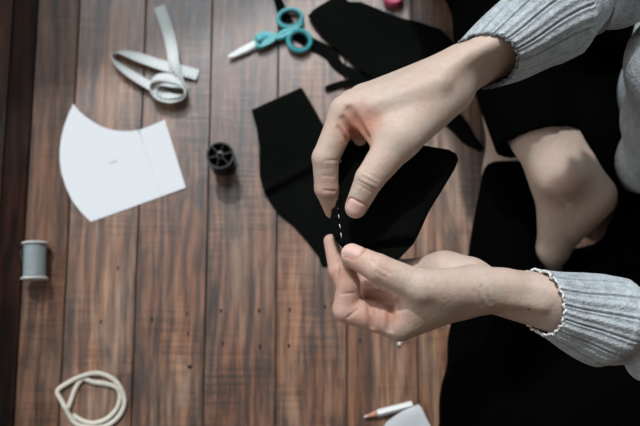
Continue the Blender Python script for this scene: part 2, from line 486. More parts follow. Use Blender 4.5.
tint += [(0.5, 0.5, 1.0)] * (len(mb.V) - len(tint))
fuv += [(0.5, 0.5)] * (sum(len(f) for f in mb.F) - len(fuv))
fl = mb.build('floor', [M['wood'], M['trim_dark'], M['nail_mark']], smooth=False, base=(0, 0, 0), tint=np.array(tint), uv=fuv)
struct(fl)

mb = MB()
def wall_box(s0, s1, z0, z1, t0=0.0, t1=0.10):
    c8 = [WP + WU * s + Vector((0, 0, z)) - WN * t for s in (s0, s1) for t in (t0, t1) for z in (z0, z1)]
    mb.add(c8, [(0, 1, 3, 2), (4, 6, 7, 5), (0, 4, 5, 1), (2, 3, 7, 6), (0, 2, 6, 4), (1, 5, 7, 3)])
wall_box(-1.32, WWID + 1.2, 0, SILL); wall_box(-1.32, 0, SILL, HEAD); wall_box(WWID, WWID + 1.2, SILL, HEAD); wall_box(-1.32, WWID + 1.2, HEAD, HEAD + 0.25)
struct(mb.build('wall_back', M['plaster'], smooth=False))
mb = MB()
wall_box(0.0, WWID, SILL, SILL + 0.02, -0.02, 0.10); wall_box(0.0, 0.03, SILL + 0.02, HEAD, 0.02, 0.08); wall_box(WWID - 0.03, WWID, SILL + 0.02, HEAD, 0.02, 0.08); wall_box(0.03, WWID - 0.03, HEAD - 0.03, HEAD, 0.02, 0.08)
struct(mb.build('window_1', M['white_plastic'], smooth=False))
mb = MB()      # unseen left wall; its window opening is added for the side fill
mb.box((-1.85, -1.1, 0), (-1.75, 1.0, 0.35)); mb.box((-1.85, -1.1, 1.65), (-1.75, 1.0, 3.45)); mb.box((-1.85, -1.1, 0.35), (-1.75, -0.85, 1.65)); mb.box((-1.85, 0.45, 0.35), (-1.75, 1.0, 1.65))
struct(mb.build('wall_left', M['plaster'], smooth=False))
mb = MB(); mb.box((-1.83, -0.85, 0.35), (-1.72, 0.45, 0.37)); mb.box((-1.82, -0.85, 1.62), (-1.77, 0.45, 1.65)); mb.box((-1.82, -0.85, 0.37), (-1.77, -0.82, 1.62)); mb.box((-1.82, 0.42, 0.37), (-1.77, 0.45, 1.62))
struct(mb.build('fill_window', M['white_plastic'], smooth=False))  # frame of the window added for the fill lamp

# ------------------------------------------------------------------ things lying on the floor
# paper pattern piece
pp = [(73.5, 104), (79, 111), (86, 117), (94, 122.5), (102, 127), (111, 130), (121, 131.3), (131, 131.3), (140, 130), (152, 125.5), (165, 120), (175.5, 154), (186, 188),
      (155, 199), (122, 211), (91, 222), (81, 212), (72, 200), (66, 187), (61.6, 173), (60, 161), (60, 149), (61.5, 138), (64, 127), (68.5, 115)]
O = outline(pp)
def lift(x, y): return 0.0008 + 0.0025 * max(0, (x + 0.20)) / 0.05 * (1 if y > -0.01 else 0.6) * 0.5
fa, fb = at(139, 130), at(161, 197)
def fold_h(x, y):
    t = ((x - fa[0]) * (fb[1] - fa[1]) - (y - fa[1]) * (fb[0] - fa[0])) / math.hypot(*(fb - fa)[:2])
    return lift(x, y) - 0.0007 * math.exp(-(t / 0.0012) ** 2)
pap = sheet('paper_pattern', O, 0.0004, fold_h, M['paper'], cuts=6)
tag(pap, 'white curved paper pattern piece lying beside the measuring tape', 'paper pattern')
def on_paper(px, py): p = at(px, py); return (p[0], p[1], fold_h(p[0], p[1]) + 0.0006)
mb = MB()
mb.tube([on_paper(*q) for q in catmull([(109, 164), (111, 162.5), (112, 163.5), (114, 161.5), (115, 162.5), (117, 160.5)], 4)], 0.0003, 6)
mb.tube([on_paper(*q) for q in catmull([(139.3, 131), (146, 152), (153, 173), (160.5, 196)], 4)], 0.00018, 5)
mb.tube([on_paper(138, 130.6), on_paper(140.5, 133)], 0.0005, 6)
mb.build('pencil_marks', M['ink'], pap)

# second paper corner with a pencil under it
def h2(x, y):
    p = at(405, 410); return 0.0012 + 0.0088 * math.exp(-((x - p[0]) / 0.03) ** 2 - ((y - p[1] + 0.0) / 0.022) ** 2)
O = outline([(383, 428), (386, 422), (391, 418), (397, 413.5), (405, 409), (418, 404), (421, 408), (425, 416), (431, 428), (438, 446), (410, 452), (378, 446)])
tag(sheet('paper_scrap', O, 0.0004, h2, M['paper'], cuts=6), 'white paper corner sticking up over the white pencil by the black trousers', 'paper')
t0, t1 = at(363.5, 417, 0.0046), at(412, 404.5, 0.0046); ax = t1 - t0; ln = np.linalg.norm(ax)
pc = thing('pencil', 'white pencil with sharpened reddish tip, lying under the corner of a paper', 'pencil', (t1[0], t1[1], 0))
mb = MB(); mb.lathe(t0, ax, [(0.0042, 0.0165), (0.0044, 0.018), (0.0044, ln), (0.003, ln + 0.0005)], 6); autosmooth(mb.build('barrel', M['white_plastic'], pc))
mb = MB(); mb.lathe(t0, ax, [(0.0016, 0.0052), (0.0042, 0.0166)], 16); mb.build('wood_tip', M['wood_tip'], pc)
mb = MB(); mb.lathe(t0, ax, [(0.0004, 0.0), (0.0017, 0.0053)], 12); mb.build('lead', M['white_plastic'], pc)

# measuring tape (a ribbon: centre line, sideways direction)
key = [  # px, py, z, tilt of the ribbon (0 lies flat, 90 stands on edge)
    (198, 75, .003, -6), (182, 70.5, .005, -10), (160, 64.5, .008, -16), (138, 57, .009, -26), (121, 52, .009, -55), (113, 56, .008, -90),
    (119, 65, .008, -122), (132, 75, .008, -140), (148, 84.5, .008, -146), (164, 93, .009, -140), (178, 98, .009, -125), (186.5, 94, .009, -95),
    (182, 84, .010, -55), (170, 78, .012, -28), (157, 78, .013, -40), (150.5, 86, .013, -85), (157, 95.5, .013, -130), (170, 99.5, .013, -142), (183, 97.5, .012, -115),
    (184, 90, .012, -92), (176, 84.5, .012, -40), (165, 83, .012, -38), (157.5, 88, .012, -88), (163, 94.5, .012, -138), (173, 96, .012, -135), (182, 95, .012, -112),
    (186.5, 90, .012, -95), (182, 80, .015, -105), (176.5, 69, .016, -138), (173.5, 60, .015, -162), (172, 49, .012, -172), (168.5, 34, .008, -176), (164, 20, .005, -178), (159, 6.5, .003, -180)]
C3 = catmull([np.append(at(k[0], k[1], k[2]), k[3]) for k in key], 8)
mb = MB(); uv = []; L = 0; W2, TH = 0.0072, 0.0005
rows = []
for i, q in enumerate(C3):
    p = Vector(q[:3]); t = Vector(C3[min(i + 1, len(C3) - 1)][:3]) - Vector(C3[max(i - 1, 0)][:3]); t.normalize()
    side = t.cross(Vector((0, 0, 1))).normalized(); a = R(q[3])
    wd = side * math.cos(a) + Vector((0, 0, 1)) * math.sin(a); wd.normalize(); nn = t.cross(wd).normalized()
    if i: L += (p - Vector(C3[i - 1][:3])).length * 100
    drop = max(0, W2 * abs(math.sin(a)) + 0.0008 - p.z); p = p + Vector((0, 0, drop))
    rows.append((p, wd, nn, L))
V, F = [], []
for p, wd, nn, L in rows: V += [p - wd * W2 + nn * TH, p + wd * W2 + nn * TH, p + wd * W2 - nn * TH, p - wd * W2 - nn * TH]
cs = [0, 1, 1, 0]
for i in range(len(rows) - 1):
    for k in range(4):
        k2 = (k + 1) % 4
        F.append((i * 4 + k, i * 4 + k2, i * 4 + 4 + k2, i * 4 + 4 + k))
        uv += [(rows[i][3], cs[k]), (rows[i][3], cs[k2]), (rows[i + 1][3], cs[k2]), (rows[i + 1][3], cs[k])]
F += [(3, 2, 1, 0), tuple((len(rows) - 1) * 4 + k for k in range(4))]; uv += [(0.5, 0.5)] * 8
tp = obj('measuring_tape', V, F, M['tape'], uv=uv, smooth=False)
tag(tp, 'white measuring tape, loosely coiled, with two free ends', 'measuring tape')

# scissors
def S(px, py, z): return at(px, py, z)
sc_ = thing('scissors', 'small teal-handled scissors with pale blades, closed on the floor', 'scissors', (*at(262, 40)[:2], 0))
def arm(name, m, parent, pts, z, th):
    mb = MB(); P = [S(p[0], p[1], z) for p in pts]
    mb.tube([p for p in P], [p[2] * 0.00118 for p in pts], 14, flat=(1, th)); return mb.build(name, m, parent)
def plate(name, m, parent, pts, z0, z1, bev=0.0006):
    mb = MB(); mb.prism([S(p[0], p[1], z0)[:2] for p in pts], z0, z1); o = mb.build(name, m, parent, smooth=False)
    bm = bmesh.new(); bm.from_mesh(o.data); bmesh.ops.recalc_face_normals(bm, faces=bm.faces)
    bmesh.ops.bevel(bm, geom=bm.edges[:], offset=bev, segments=2, affect='EDGES'); bm.to_mesh(o.data); bm.free(); return autosmooth(o, 30)
plate('blade', M['blade'], sc_, [(227.5, 57.6), (229, 55), (243, 46.5), (257, 39.5), (260, 44), (248, 51), (234, 57.5)], 0.0062, 0.0078, 0.0003)
plate('blade', M['blade'], sc_, [(229, 58.6), (230, 56.5), (246, 48.5), (258, 43), (259, 47), (248, 53), (236, 58)], 0.0042, 0.0058, 0.0003)
def ring(cx, cy, rx, ry, rot, z, rad):
    P = []
    for t in np.linspace(0, 2 * math.pi, 40, endpoint=False):
        a, b = rx * math.cos(t), ry * math.sin(t); c_2, s_2 = math.cos(rot), math.sin(rot)
        P.append(S(cx + a * c_2 - b * s_2, cy + a * s_2 + b * c_2, z))
    return P
# upper handle: jaw + arm + finger loop in one piece, and the lower one
mb = MB()
mb.tube(ring(290, 18.5, 12.0, 9.0, -0.15, 0.0075, 0), 0.0026, 12, closed=True, flat=(1, 1.5))
mb.tube([S(*p, 0.0075) for p in catmull([(257, 47), (264, 44), (274, 38.5), (285, 31.5), (297, 28), (302, 22)], 5)], [.0038, .0046, .0050, .0050, .0048, .0044, .0042, .0040, .0038, .0036] + [.0033] * 16, 12, flat=(1, 0.9))
up_ = mb.build('handle', M['teal'], sc_)
mb = MB()
mb.tube(ring(299.5, 41, 11.2, 10.2, 0.3, 0.0075, 0), 0.0028, 12, closed=True, flat=(1, 1.5))
mb.tube([S(*p, 0.0085) for p in catmull([(256, 42), (262, 38.5), (270, 37.5), (279, 38), (287, 35), (293, 32)], 5)], [.0040, .0052, .0062, .0064, .0064, .0060, .0056, .0050, .0046, .0042] + [.0035] * 16, 12, flat=(1, 0.85))
mb.prism([at(a_, b_)[:2] for a_, b_ in [(255, 45), (257, 38.5), (263, 34.5), (272, 35.5), (279, 38), (274, 45), (264, 50), (257, 49)]], 0.0058, 0.0118)
lo_ = autosmooth(mb.build('handle', M['teal'], sc_))
mb = MB(); mb.tube(ring(290, 18.5, 10.2, 7.2, -0.15, 0.0075, 0), 0.0016, 10, closed=True, flat=(1, 2.6)); mb.build('loop_lining', M['teal_dark'], up_)
mb = MB(); mb.tube(ring(299.5, 41, 9.2, 8.2, 0.3, 0.0075, 0), 0.0016, 10, closed=True, flat=(1, 2.6)); mb.build('loop_lining', M['teal_dark'], lo_)
mb = MB(); p = S(259.5, 41, 0.0125); mb.lathe(p, (0, 0, 1), [(0.0030, -0.004), (0.0030, 0.0008), (0.0022, 0.0016), (0.0008, 0.0017)], 20); mb.build('rivet', M['teal_dark'], sc_)

# thread spools
Rb = 0.0164; HS = 0.042; p0 = np.array([*at(220, 155, HS)[:2], 0.0])
sp_ = thing('thread_spool', 'black spool of black thread standing upright on the floor', 'thread spool', (p0[0], p0[1], 0))
mb = MB(); mb.lathe(p0, (0, 0, 1), [(Rb * .97, 0), (Rb, 0.0005), (Rb, 0.003), (Rb * .97, 0.0035)], 40); autosmooth(mb.build('flange', M['black_plastic'], sp_))
mb = MB()
z1_, z2_ = HS - 0.0040, HS
mb.lathe(p0, (0, 0, 1), [(Rb * .86, z1_), (Rb * .97, z1_), (Rb, z1_ + .0006), (Rb, z2_ - .0006), (Rb * .975, z2_), (Rb * .88, z2_), (Rb * .86, z2_ - .0008)], 48, closed=True)
mb.lathe(p0, (0, 0, 1), [(Rb * .16, z1_), (Rb * .30, z1_), (Rb * .30, z2_ - .0004), (Rb * .26, z2_), (Rb * .16, z2_)], 24, closed=True)
for k in range(6):
    a = k * math.pi / 3 + 0.25; d = Vector((math.cos(a), math.sin(a), 0)); q = Vector(p0)
    mb.tube([q + d * Rb * .27 + Vector((0, 0, z2_ - .0012)), q + d * Rb * .90 + Vector((0, 0, z2_ - .0012))], 0.0011, 8)
autosmooth(mb.build('flange', M['black_plastic'], sp_))
mb = MB(); mb.lathe(p0, (0, 0, 1), [(Rb * .87, z1_ - .0012), (Rb * .87, z1_ - .0004)], 40); mb.build('shade_disc', M['trouser'], sp_)  # near-black disc paints the shade inside the hollow spool end
mb = MB(); mb.lathe(p0, (0, 0, 1), [(0.0125, 0.003)] + [(0.0130 + 0.0002 * (k % 2), 0.0036 + k * 0.001) for k in range(33)] + [(0.0125, HS - 0.0052)], 40); mb.build('thread', M['black_thread'], sp_)

a0, a1 = at(34.6, 279.5, 0.0158), at(35.4, 242.5, 0.0158); axv = a1 - a0; ln = np.linalg.norm(axv)
sp_ = thing('thread_spool', 'spool of grey thread with white ends, lying on its side near the dark boards', 'thread spool', (*((a0 + a1) / 2)[:2], 0))
for t in (0.0, ln - 0.0024):
    mb = MB(); mb.lathe(a0, axv, [(0.0045, t), (0.0148, t), (0.0157, t + .0007), (0.0157, t + .0018), (0.0148, t + .0024), (0.0045, t + .0024)], 40); autosmooth(mb.build('flange', M['white_plastic'], sp_))
mb = MB(); mb.lathe(a0, axv, [(0.011, .003)] + [(0.0131 + 0.00018 * (k % 2), .0036 + (ln - .0072) * k / 40) for k in range(41)] + [(0.011, ln - .003)], 40); mb.build('thread', M['grey_thread'], sp_)
mb = MB(); mb.tube([at(24, 248, .021), at(20.5, 251, .012), at(21, 256, .004), at(24, 262, .006)], 0.00025, 5); mb.build('thread_end', M['grey_thread'], sp_)

p0 = at(392.5, -1, 0.0)
sp_ = thing('thread_spool', 'pink spool seen end-on, half cut off by the top edge', 'thread spool', (p0[0], p0[1], 0))
mb = MB(); mb.lathe(p0, (0, 0, 1), [(0.0060, 0.0), (0.0123, 0.0), (0.0128, 0.0006), (0.0128, 0.0024), (0.0118, 0.003), (0.0060, 0.003)], 36, closed=True); mb.build('flange', M['pink'], sp_)
mb = MB(); mb.lathe(p0, (0, 0, 1), [(0.0060, 0.012), (0.0118, 0.012), (0.0128, 0.0127), (0.0128, 0.0144), (0.0118, 0.015), (0.0088, 0.0152), (0.0060, 0.0140)], 36, closed=True); mb.build('flange', M['pink'], sp_)
mb = MB(); mb.lathe(p0, (0, 0, 1), [(0.0058, 0.001), (0.0108, 0.003), (0.0108, 0.012), (0.0062, 0.0138)], 36); mb.build('thread', M['pink_pale'], sp_)

# elastic cord
path = [(73, 415, 2), (83, 421, 2), (95, 423, 2), (108, 418, 2), (117, 408, 2), (120, 396, 2), (117, 388, 2), (107, 384, 2), (93, 382, 2), (84, 379, 2), (78, 384, 2), (73.5, 393, 2), (70, 403, 3), (66.5, 409, 4),
        (61.5, 400.5, 2), (57.5, 391, 2), (67, 383.5, 3), (81, 376.5, 5), (97, 373.2, 3), (111.5, 378, 2.5), (120.5, 388, 4), (124.5, 402, 3), (119, 416, 3), (107, 425.5, 3), (92, 428, 3), (76.5, 424, 3), (69, 415, 4.5), (65.5, 407, 6)]
P = catmull([at(a, b, 0.0012 + c * 0.0009) for a, b, c in path], 8)
mb = MB(); mb.tube(P, 0.0027, 10, flat=(1.0, 0.62))
tag(mb.build('elastic_cord', M['cord']), 'loop of cream elastic cord lying on the bare boards', 'elastic cord')

# black cloth lying about
def wav(x, y, a=0.0012): return a * (1 + 0.6 * math.sin(41 * x + 17 * y) + 0.4 * math.sin(-23 * x + 52 * y + 1))
f0, f1 = at(279, 188), at(325, 164)
def hmask(x, y):
    t = ((x - f0[0]) * (f1[1] - f0[1]) - (y - f0[1]) * (f1[0] - f0[0])) / math.hypot(*(f1 - f0)[:2])
    s = 0.0045 / (1 + math.exp(t / 0.0012)) + 0.004 * math.exp(-((t + 0.004) / 0.006) ** 2)
    return 0.0012 + wav(x, y, 0.0008) + s
O = outline([(252, 111.5), (276, 100.5), (301, 89.5), (303, 91), (313, 108), (323, 126), (335, 150), (342, 190), (338, 230), (331, 262), (327, 266.5), (322, 266.5), (318, 256), (307, 242), (294, 227), (278, 214), (269, 201), (263, 189), (260, 177), (259.5, 163), (259.5, 148), (257, 130)])
tag(sheet('mask_panel', O, 0.0022, hmask, M['black_cotton'], cuts=6, edge=0.5), 'black curved cloth panel with a straight top edge, on the boards left of the hands', 'cloth piece')
O = outline([(308, 18), (312, 13), (318, 8.5), (334, -1), (343, -1.5), (349, 4), (360, 4), (370, 8), (387, 15), (403, 20.5), (416, 23), (440, 31), (456, 48), (446, 75), (415, 92), (385, 88), (370, 78), (356, 68), (340, 54), (323, 38.5), (312, 25)])
tag(sheet('mask_panel', O, 0.0024, lambda x, y: 0.0042 + wav(x, y, 0.0014), M['black_cotton'], cuts=6, edge=0.5), 'large black cloth piece at top, between the scissors and the raised wrist', 'cloth piece')
def strip(name, pts, wid, label, z=0.0003, th=0.0013):
    P = catmull([np.append(at(p[0], p[1], z), p[2] if len(p) > 2 else wid) for p in pts], 6)
    A, B_ = [], []
    for i, q in enumerate(P):
        t = Vector(P[min(i + 1, len(P) - 1)][:2]) - Vector(P[max(i - 1, 0)][:2]); t.normalize()
        s = Vector((-t.y, t.x)) * (q[3] / 830 / 2); p = Vector(q[:2]); A.append(p + s); B_.append(p - s)
    L = len(P); V = []
    for i in range(L):
        zz = z + 0.0006 * (1 + math.sin(i * 0.5))
        V += [(*A[i], zz), (*B_[i], zz), (*B_[i], zz + th), (*A[i], zz + th)]
    F = [(i * 4 + k, i * 4 + (k + 1) % 4, i * 4 + 4 + (k + 1) % 4, i * 4 + 4 + k) for i in range(L - 1) for k in range(4)] + [(3, 2, 1, 0), tuple((L - 1) * 4 + k for k in range(4))]
    o = autosmooth(obj(name, V, F, M['black_cotton'])); tag(o, label, 'cloth strip'); return o
strip('cloth_tie', [(275, -8, 8), (279, 3, 9), (283, 14, 11), (293, 31, 12), (308, 42, 13), (322, 49.5, 13), (331, 54.5, 15), (335, 62, 12), (341, 68.5, 11), (352, 74, 12), (366, 80, 13), (385, 90, 14)], 12, 'long black cloth strip running beneath the teal scissor handles')
strip('cloth_tie', [(325, 89.5, 3), (329, 88, 6), (340, 84.5, 6.5), (355, 82.5, 7), (372, 81.5, 8), (392, 84, 9)], 6, 'short narrow black strip with pointed end above the raised knuckles', 0.0024)
strip('cloth_tie', [(430, 96, 16), (444, 111, 19), (457, 124, 19), (468, 138, 15), (476, 145, 10), (481.5, 150, 6)], 14, 'black strip end showing on the floor between the wrist and bare foot')
p0 = at(399.3, 344, 0.0022)
pn = thing('pearl_pin', 'tiny pearl-headed pin on the boards just below the lower hand', 'pin', (p0[0], p0[1], 0))
mb = MB(); mb.lathe(p0, (0, 0, 1), [(0.0022 * math.sin(t) + 1e-5, -0.0022 * math.cos(t)) for t in np.linspace(0, math.pi, 9)], 14); mb.build('head', M['pearl'], pn)
mb = MB(); mb.tube([p0, (*at(411, 335)[:2], 0.0006), (*at(421, 327)[:2], 0.0006)], 0.0003, 6); mb.build('shaft', M['steel'], pn)

# ------------------------------------------------------------------ the person: joints
SKIN = np.array([0.55, 0.425, 0.35])
# right hand (the upper one)
rw = [J(470, 69, .428, 24), J(600, -4, .402, 30)]; rw2 = [J(470, 69, .412, 24), J(600, -4, .378, 30)]
RH = dict(
    index=[J(346, 112, .432, 15.5), J(325.5, 158, .426, 13.4), J(326.5, 188, .416, 12.0), J(333, 210, .404, 8.8)],
    middle=[J(354, 106, .412, 15.5), J(332, 155, .400, 12.5), J(336, 184, .393, 10.5), J(342, 203, .390, 8.5)],
    ring=[J(364, 100, .394, 15), J(350, 145, .380, 13), J(354, 175, .379, 11), J(358, 190, .380, 9)],
    pinky=[J(378, 96, .378, 14), J(370, 130, .368, 12), J(372, 155, .369, 10), J(374, 168, .371, 8)])
RT = [J(450, 93, .420, 20), J(400, 138, .440, 20.5), J(369.5, 179, .440, 14.6), J(356, 207, .430, 11.2)]
RM = [[J(462, 76, .428, 19), RH['index'][0]], [J(460, 70, .418, 19), RH['middle'][0]], [J(460, 67, .406, 19), RH['ring'][0]], [J(460, 69, .396, 18), RH['pinky'][0]]]
RWEB = [J(384, 108, .428, 15), J(386, 131, .431, 13)]
def facet(d, P, q, nrm, k):
    nrm = np.asarray(nrm, np.float32); nrm = nrm / np.linalg.norm(nrm)
    return -s_min(-d, -((P - np.asarray(q, np.float32)) @ nrm), k)
def rhand0(P):
    d = s_min(chain(P, rw), chain(P, rw2), 0.006)
    for c in RM: d = s_min(d, chain(P, c), 0.010)
    d = facet(d, P, at(474, 64, .428) + (0, 0, .0125), (.45, -.80, .34), .008)
    d = s_min(d, chain(P, RT[:2]), 0.024)
    d = s_min(d, chain(P, RWEB), 0.014); d = s_min(d, cone(P, *J(364, 108, .430, 12), *J(384, 124, .431, 13)), 0.010)
    d = s_min(d, cone(P, *J(425, 105, .428, 18), *J(400, 118, .43, 15)), 0.012)
    th = chain(P, RT[1:], 0.0015)
    out = s_min(d, th, 0.006)
    for k in ('index', 'middle', 'ring', 'pinky'): out = s_min(out, s_min(d, chain(P, RH[k], 0.0018), 0.005), 0.0012)
    # ulnar head and thumb tendons
    out = s_min(out, cone(P, *J(372, 106, .443, 4), *J(440, 82, .443, 4)), 0.012)
    out = s_min(out, cone(P, *J(356, 110, .434, 9), *J(378, 138, .436, 9)), 0.007)
    out = s_min(out, cone(P, *J(346, 119, .427, 8), *J(360, 139, .420, 7)), 0.0025)
    return out
def nailf(P, tipj, ipj, nrm, cen, hl, hw):
    u = tipj[0] - ipj[0]; u = u / np.linalg.norm(u); nrm = np.asarray(nrm, float); nrm = nrm - u * (nrm @ u); nrm /= np.linalg.norm(nrm); v = np.cross(nrm, u)
    q = P - (tipj[0] + u * cen).astype(np.float32)
    a, b, c = q @ u, q @ v, q @ nrm
    rd = 0.0032
    dx, dy = np.abs(a) - (hl - rd), np.abs(b) - (hw - rd)
    sd = np.hypot(np.maximum(dx, 0), np.maximum(dy, 0)) + np.minimum(np.maximum(dx, dy), 0) - rd
    return sd, a, b, c
def creases(f, segs):
    out = []
    for a, b, w_, dp in segs:
        n = 6; H_ = [hit(f, a[0] + (b[0] - a[0]) * t, a[1] + (b[1] - a[1]) * t) for t in np.linspace(0, 1, n)]
        out.append((H_, w_ * 0.85, dp * 1.15))
    return out
RCR = creases(rhand0, [((359, 181), (374, 189), .0011, .0007), ((358.5, 184.5), (373, 192.5), .0011, .0006), ((362, 176.5), (377, 184), .0012, .0006), ((365, 172), (378, 179), .0012, .0004),
                       ((324, 190.5), (335, 191), .0010, .0009), ((326, 160.5), (338, 160), .0011, .0006), ((322, 176), (335, 176), .0012, .0003),
                       ((349.5, 110), (367, 137), .0032, .0028), ((343, 119), (355, 139), .0026, .0022), ((338, 128), (347, 141), .0020, .0012)])
RN = (RT[3], RT[2], (-0.05, -0.22, 1.0), 0.0012, 0.0078, 0.0068)
def rhand(P):
    d = rhand0(P)
    for c in RCR: d = d + groove(P, *c)
    sd, a, b, c = nailf(P, *RN)
    on = (c > 0.002)
    d = d + np.where(on, 0.0011 * np.exp(-(sd / 0.0008) ** 2) - np.where(sd < 0, 0.0003, 0), 0)
    return d
# left hand (the lower one)
lw = [J(500, 292, .413, 21), J(560, 304, .405, 27), J(640, 325, .390, 32)]; lw2 = [J(500, 292, .397, 21), J(560, 304, .390, 26), J(640, 325, .374, 32)]
LH = dict(
    index=[J(400, 323, .415, 17), J(346, 309.5, .414, 13.4), J(348.5, 284, .421, 11.5), J(347, 268, .426, 8.2)],
    middle=[J(402, 316, .400, 15), J(354, 298, .397, 12), J(338, 270, .398, 9.6), J(330.5, 241, .398, 7.0)],
    ring=[J(410, 308, .403, 14), J(376, 294, .406, 12), J(368, 274, .398, 10.5), J(370, 264, .392, 8.5)],
    pinky=[J(420, 300, .392, 13), J(396, 287, .397, 11), J(390, 272, .380, 9.5), J(393, 264, .376, 8)])
LT = [J(468, 288, .418, 20), J(421, 287, .437, 16.5), J(378, 268.5, .440, 14.6), J(352.5, 255.5, .435, 11.8)]
LM = [[J(478, 292, .410, 19), LH['index'][0]], [J(478, 290, .400, 18), LH['middle'][0]], [J(478, 287, .390, 18), LH['ring'][0]], [J(478, 284, .382, 18), LH['pinky'][0]]]
def lhand0(P):
    d = facet(s_min(chain(P, lw), chain(P, lw2), 0.012), P, at(520, 294, .413) + (0, 0, .0165), (-.17, -.70, .70), .010)
    for c in LM: d = s_min(d, chain(P, c), 0.009)
    d = s_min(d, chain(P, LT[:2]), 0.016)
    d = s_min(d, cone(P, *J(444, 270, .388, 17), *J(468, 274, .388, 17)), 0.008)
    d = s_min(d, cone(P, *J(402, 270, .378, 10), *J(445, 270, .382, 15)), 0.010)
    d = s_min(d, cone(P, *J(440, 300, .424, 16), *J(412, 308, .420, 15)), 0.010)
    th = chain(P, LT[1:], 0.0015)
    out = s_min(d, th, 0.005)
    for k in ('index', 'middle', 'ring', 'pinky'): out = s_min(out, s_min(d, chain(P, LH[k], 0.0015), 0.004), 0.0010)
    out = s_min(out, cone(P, *J(440, 289, .436, 10), *J(505, 288, .418, 14)), 0.012)
    out = s_min(out, cone(P, *J(462, 303, .419, 6), *J(492, 305, .413, 5)), 0.007)
    out = s_min(out, cone(P, *J(490, 297, .423, 5), *J(540, 305, .419, 4)), 0.008)
    return out
LCR = creases(lhand0, [((374, 261), (382, 270), .0010, .0007), ((377, 260.5), (385, 271), .0010, .0006), ((371, 260), (378, 270.5), .0010, .0005), ((381, 260.5), (389, 273), .0011, .0006), ((376, 272), (385, 277), .0010, .0005),
                       ((341, 294), (354, 293), .0010, .0006), ((348, 317), (357, 310), .0011, .0010), ((370, 303), (371.5, 327), .0026, .0028), ((391.5, 304), (389.5, 329), .0026, .0028), ((398, 298), (401, 309), .0014, .0010),
                       ((381, 308), (381, 326), .0012, .0003), ((426, 279), (431, 284), .0014, .0005), ((475, 290), (482, 305), .0018, .0006), ((482, 287), (490, 303), .0018, .0006)])
LN = (LT[3], LT[2], (0.02, 0.62, 0.80), 0.0010, 0.0080, 0.0062)
def lhand(P):
    d = lhand0(P)
    for c in LCR: d = d + groove(P, *c)
    sd, a, b, c = nailf(P, *LN)
    on = (c > 0.002)
    d = d + np.where(on, 0.0010 * np.exp(-(sd / 0.0008) ** 2) - np.where(sd < 0, 0.0003, 0), 0)
    return d

# legs and feet
KR, KL = at(425, -225, .13), at(480, 560, .10)
RA = J(539, 128, .178, 28.5)
def feet0(P):
    # right foot: shank, heel, instep, forefoot tucked down between the legs
    d = cone(P, *J(517, 30, .165, 29), *RA)
    d = s_min(d, cone(P, *RA, *J(560, 172, .172, 29)), 0.02)
    d = s_min(d, cone(P, *J(560, 156, .172, 24), *J(594, 195, .162, 18.5)), 0.02)
    d = s_min(d, cone(P, *J(593, 197, .164, 20), *J(578, 212, .150, 20)), 0.016)
    d = s_min(d, cone(P, *J(563, 180, .168, 27), *J(552, 248, .125, 14)), 0.02)
    d = s_min(d, cone(P, *J(577, 210, .150, 20), *J(560, 248, .120, 10)), 0.016)
    d = s_min(d, chain(P, [J(552, 248, .122, 13.5), J(550, 275, .085, 11), J(548, 312, .050, 13)]), 0.010)
    for k in range(5):
        tj = J(538 + 4.5 * k, 335 - 3 * k, .036 - .002 * k, 6.5 - .6 * k)
        d = s_min(d, cone(P, *J(543 + 3 * k, 312, .046, 8), *tj), 0.004)
    d = s_min(d, ell(P, at(556, 174, .192), (.015, .018, .010)), 0.02)
    # left foot, under the right shank
    e = cone(P, *J(512, 230, .085, 26), *J(515, 175, .078, 28))
    e = s_min(e, cone(P, *J(515, 175, .075, 29), *J(520, 110, .056, 33)), 0.02)
    e = s_min(e, cone(P, *J(520, 110, .052, 33), *J(533, 30, .030, 26)), 0.02)
    e = s_min(e, cone(P, *J(530, 170, .055, 24), *J(548, 165, .040, 24)), 0.02)
    for k in range(5):
        e = s_min(e, cone(P, *J(518 + 8 * k, 36, .026, 9), *J(520 + 9 * k, 0 + 4 * k, .016, 8 - k * .7)), 0.005)
    return np.minimum(d, e)
FCR = creases(feet0, [((553, 198), (567, 205), .003, .0020), ((549, 193), (560, 199), .003, .0014)] + [((566 + 3 * k, 236 + 4 * k), (585 - 5 * k, 240 + 5 * k), .0022, .0008) for k in range(3)])
def feet(P):
    d = feet0(P)
    for c in FCR: d = d + groove(P, *c)
    return d
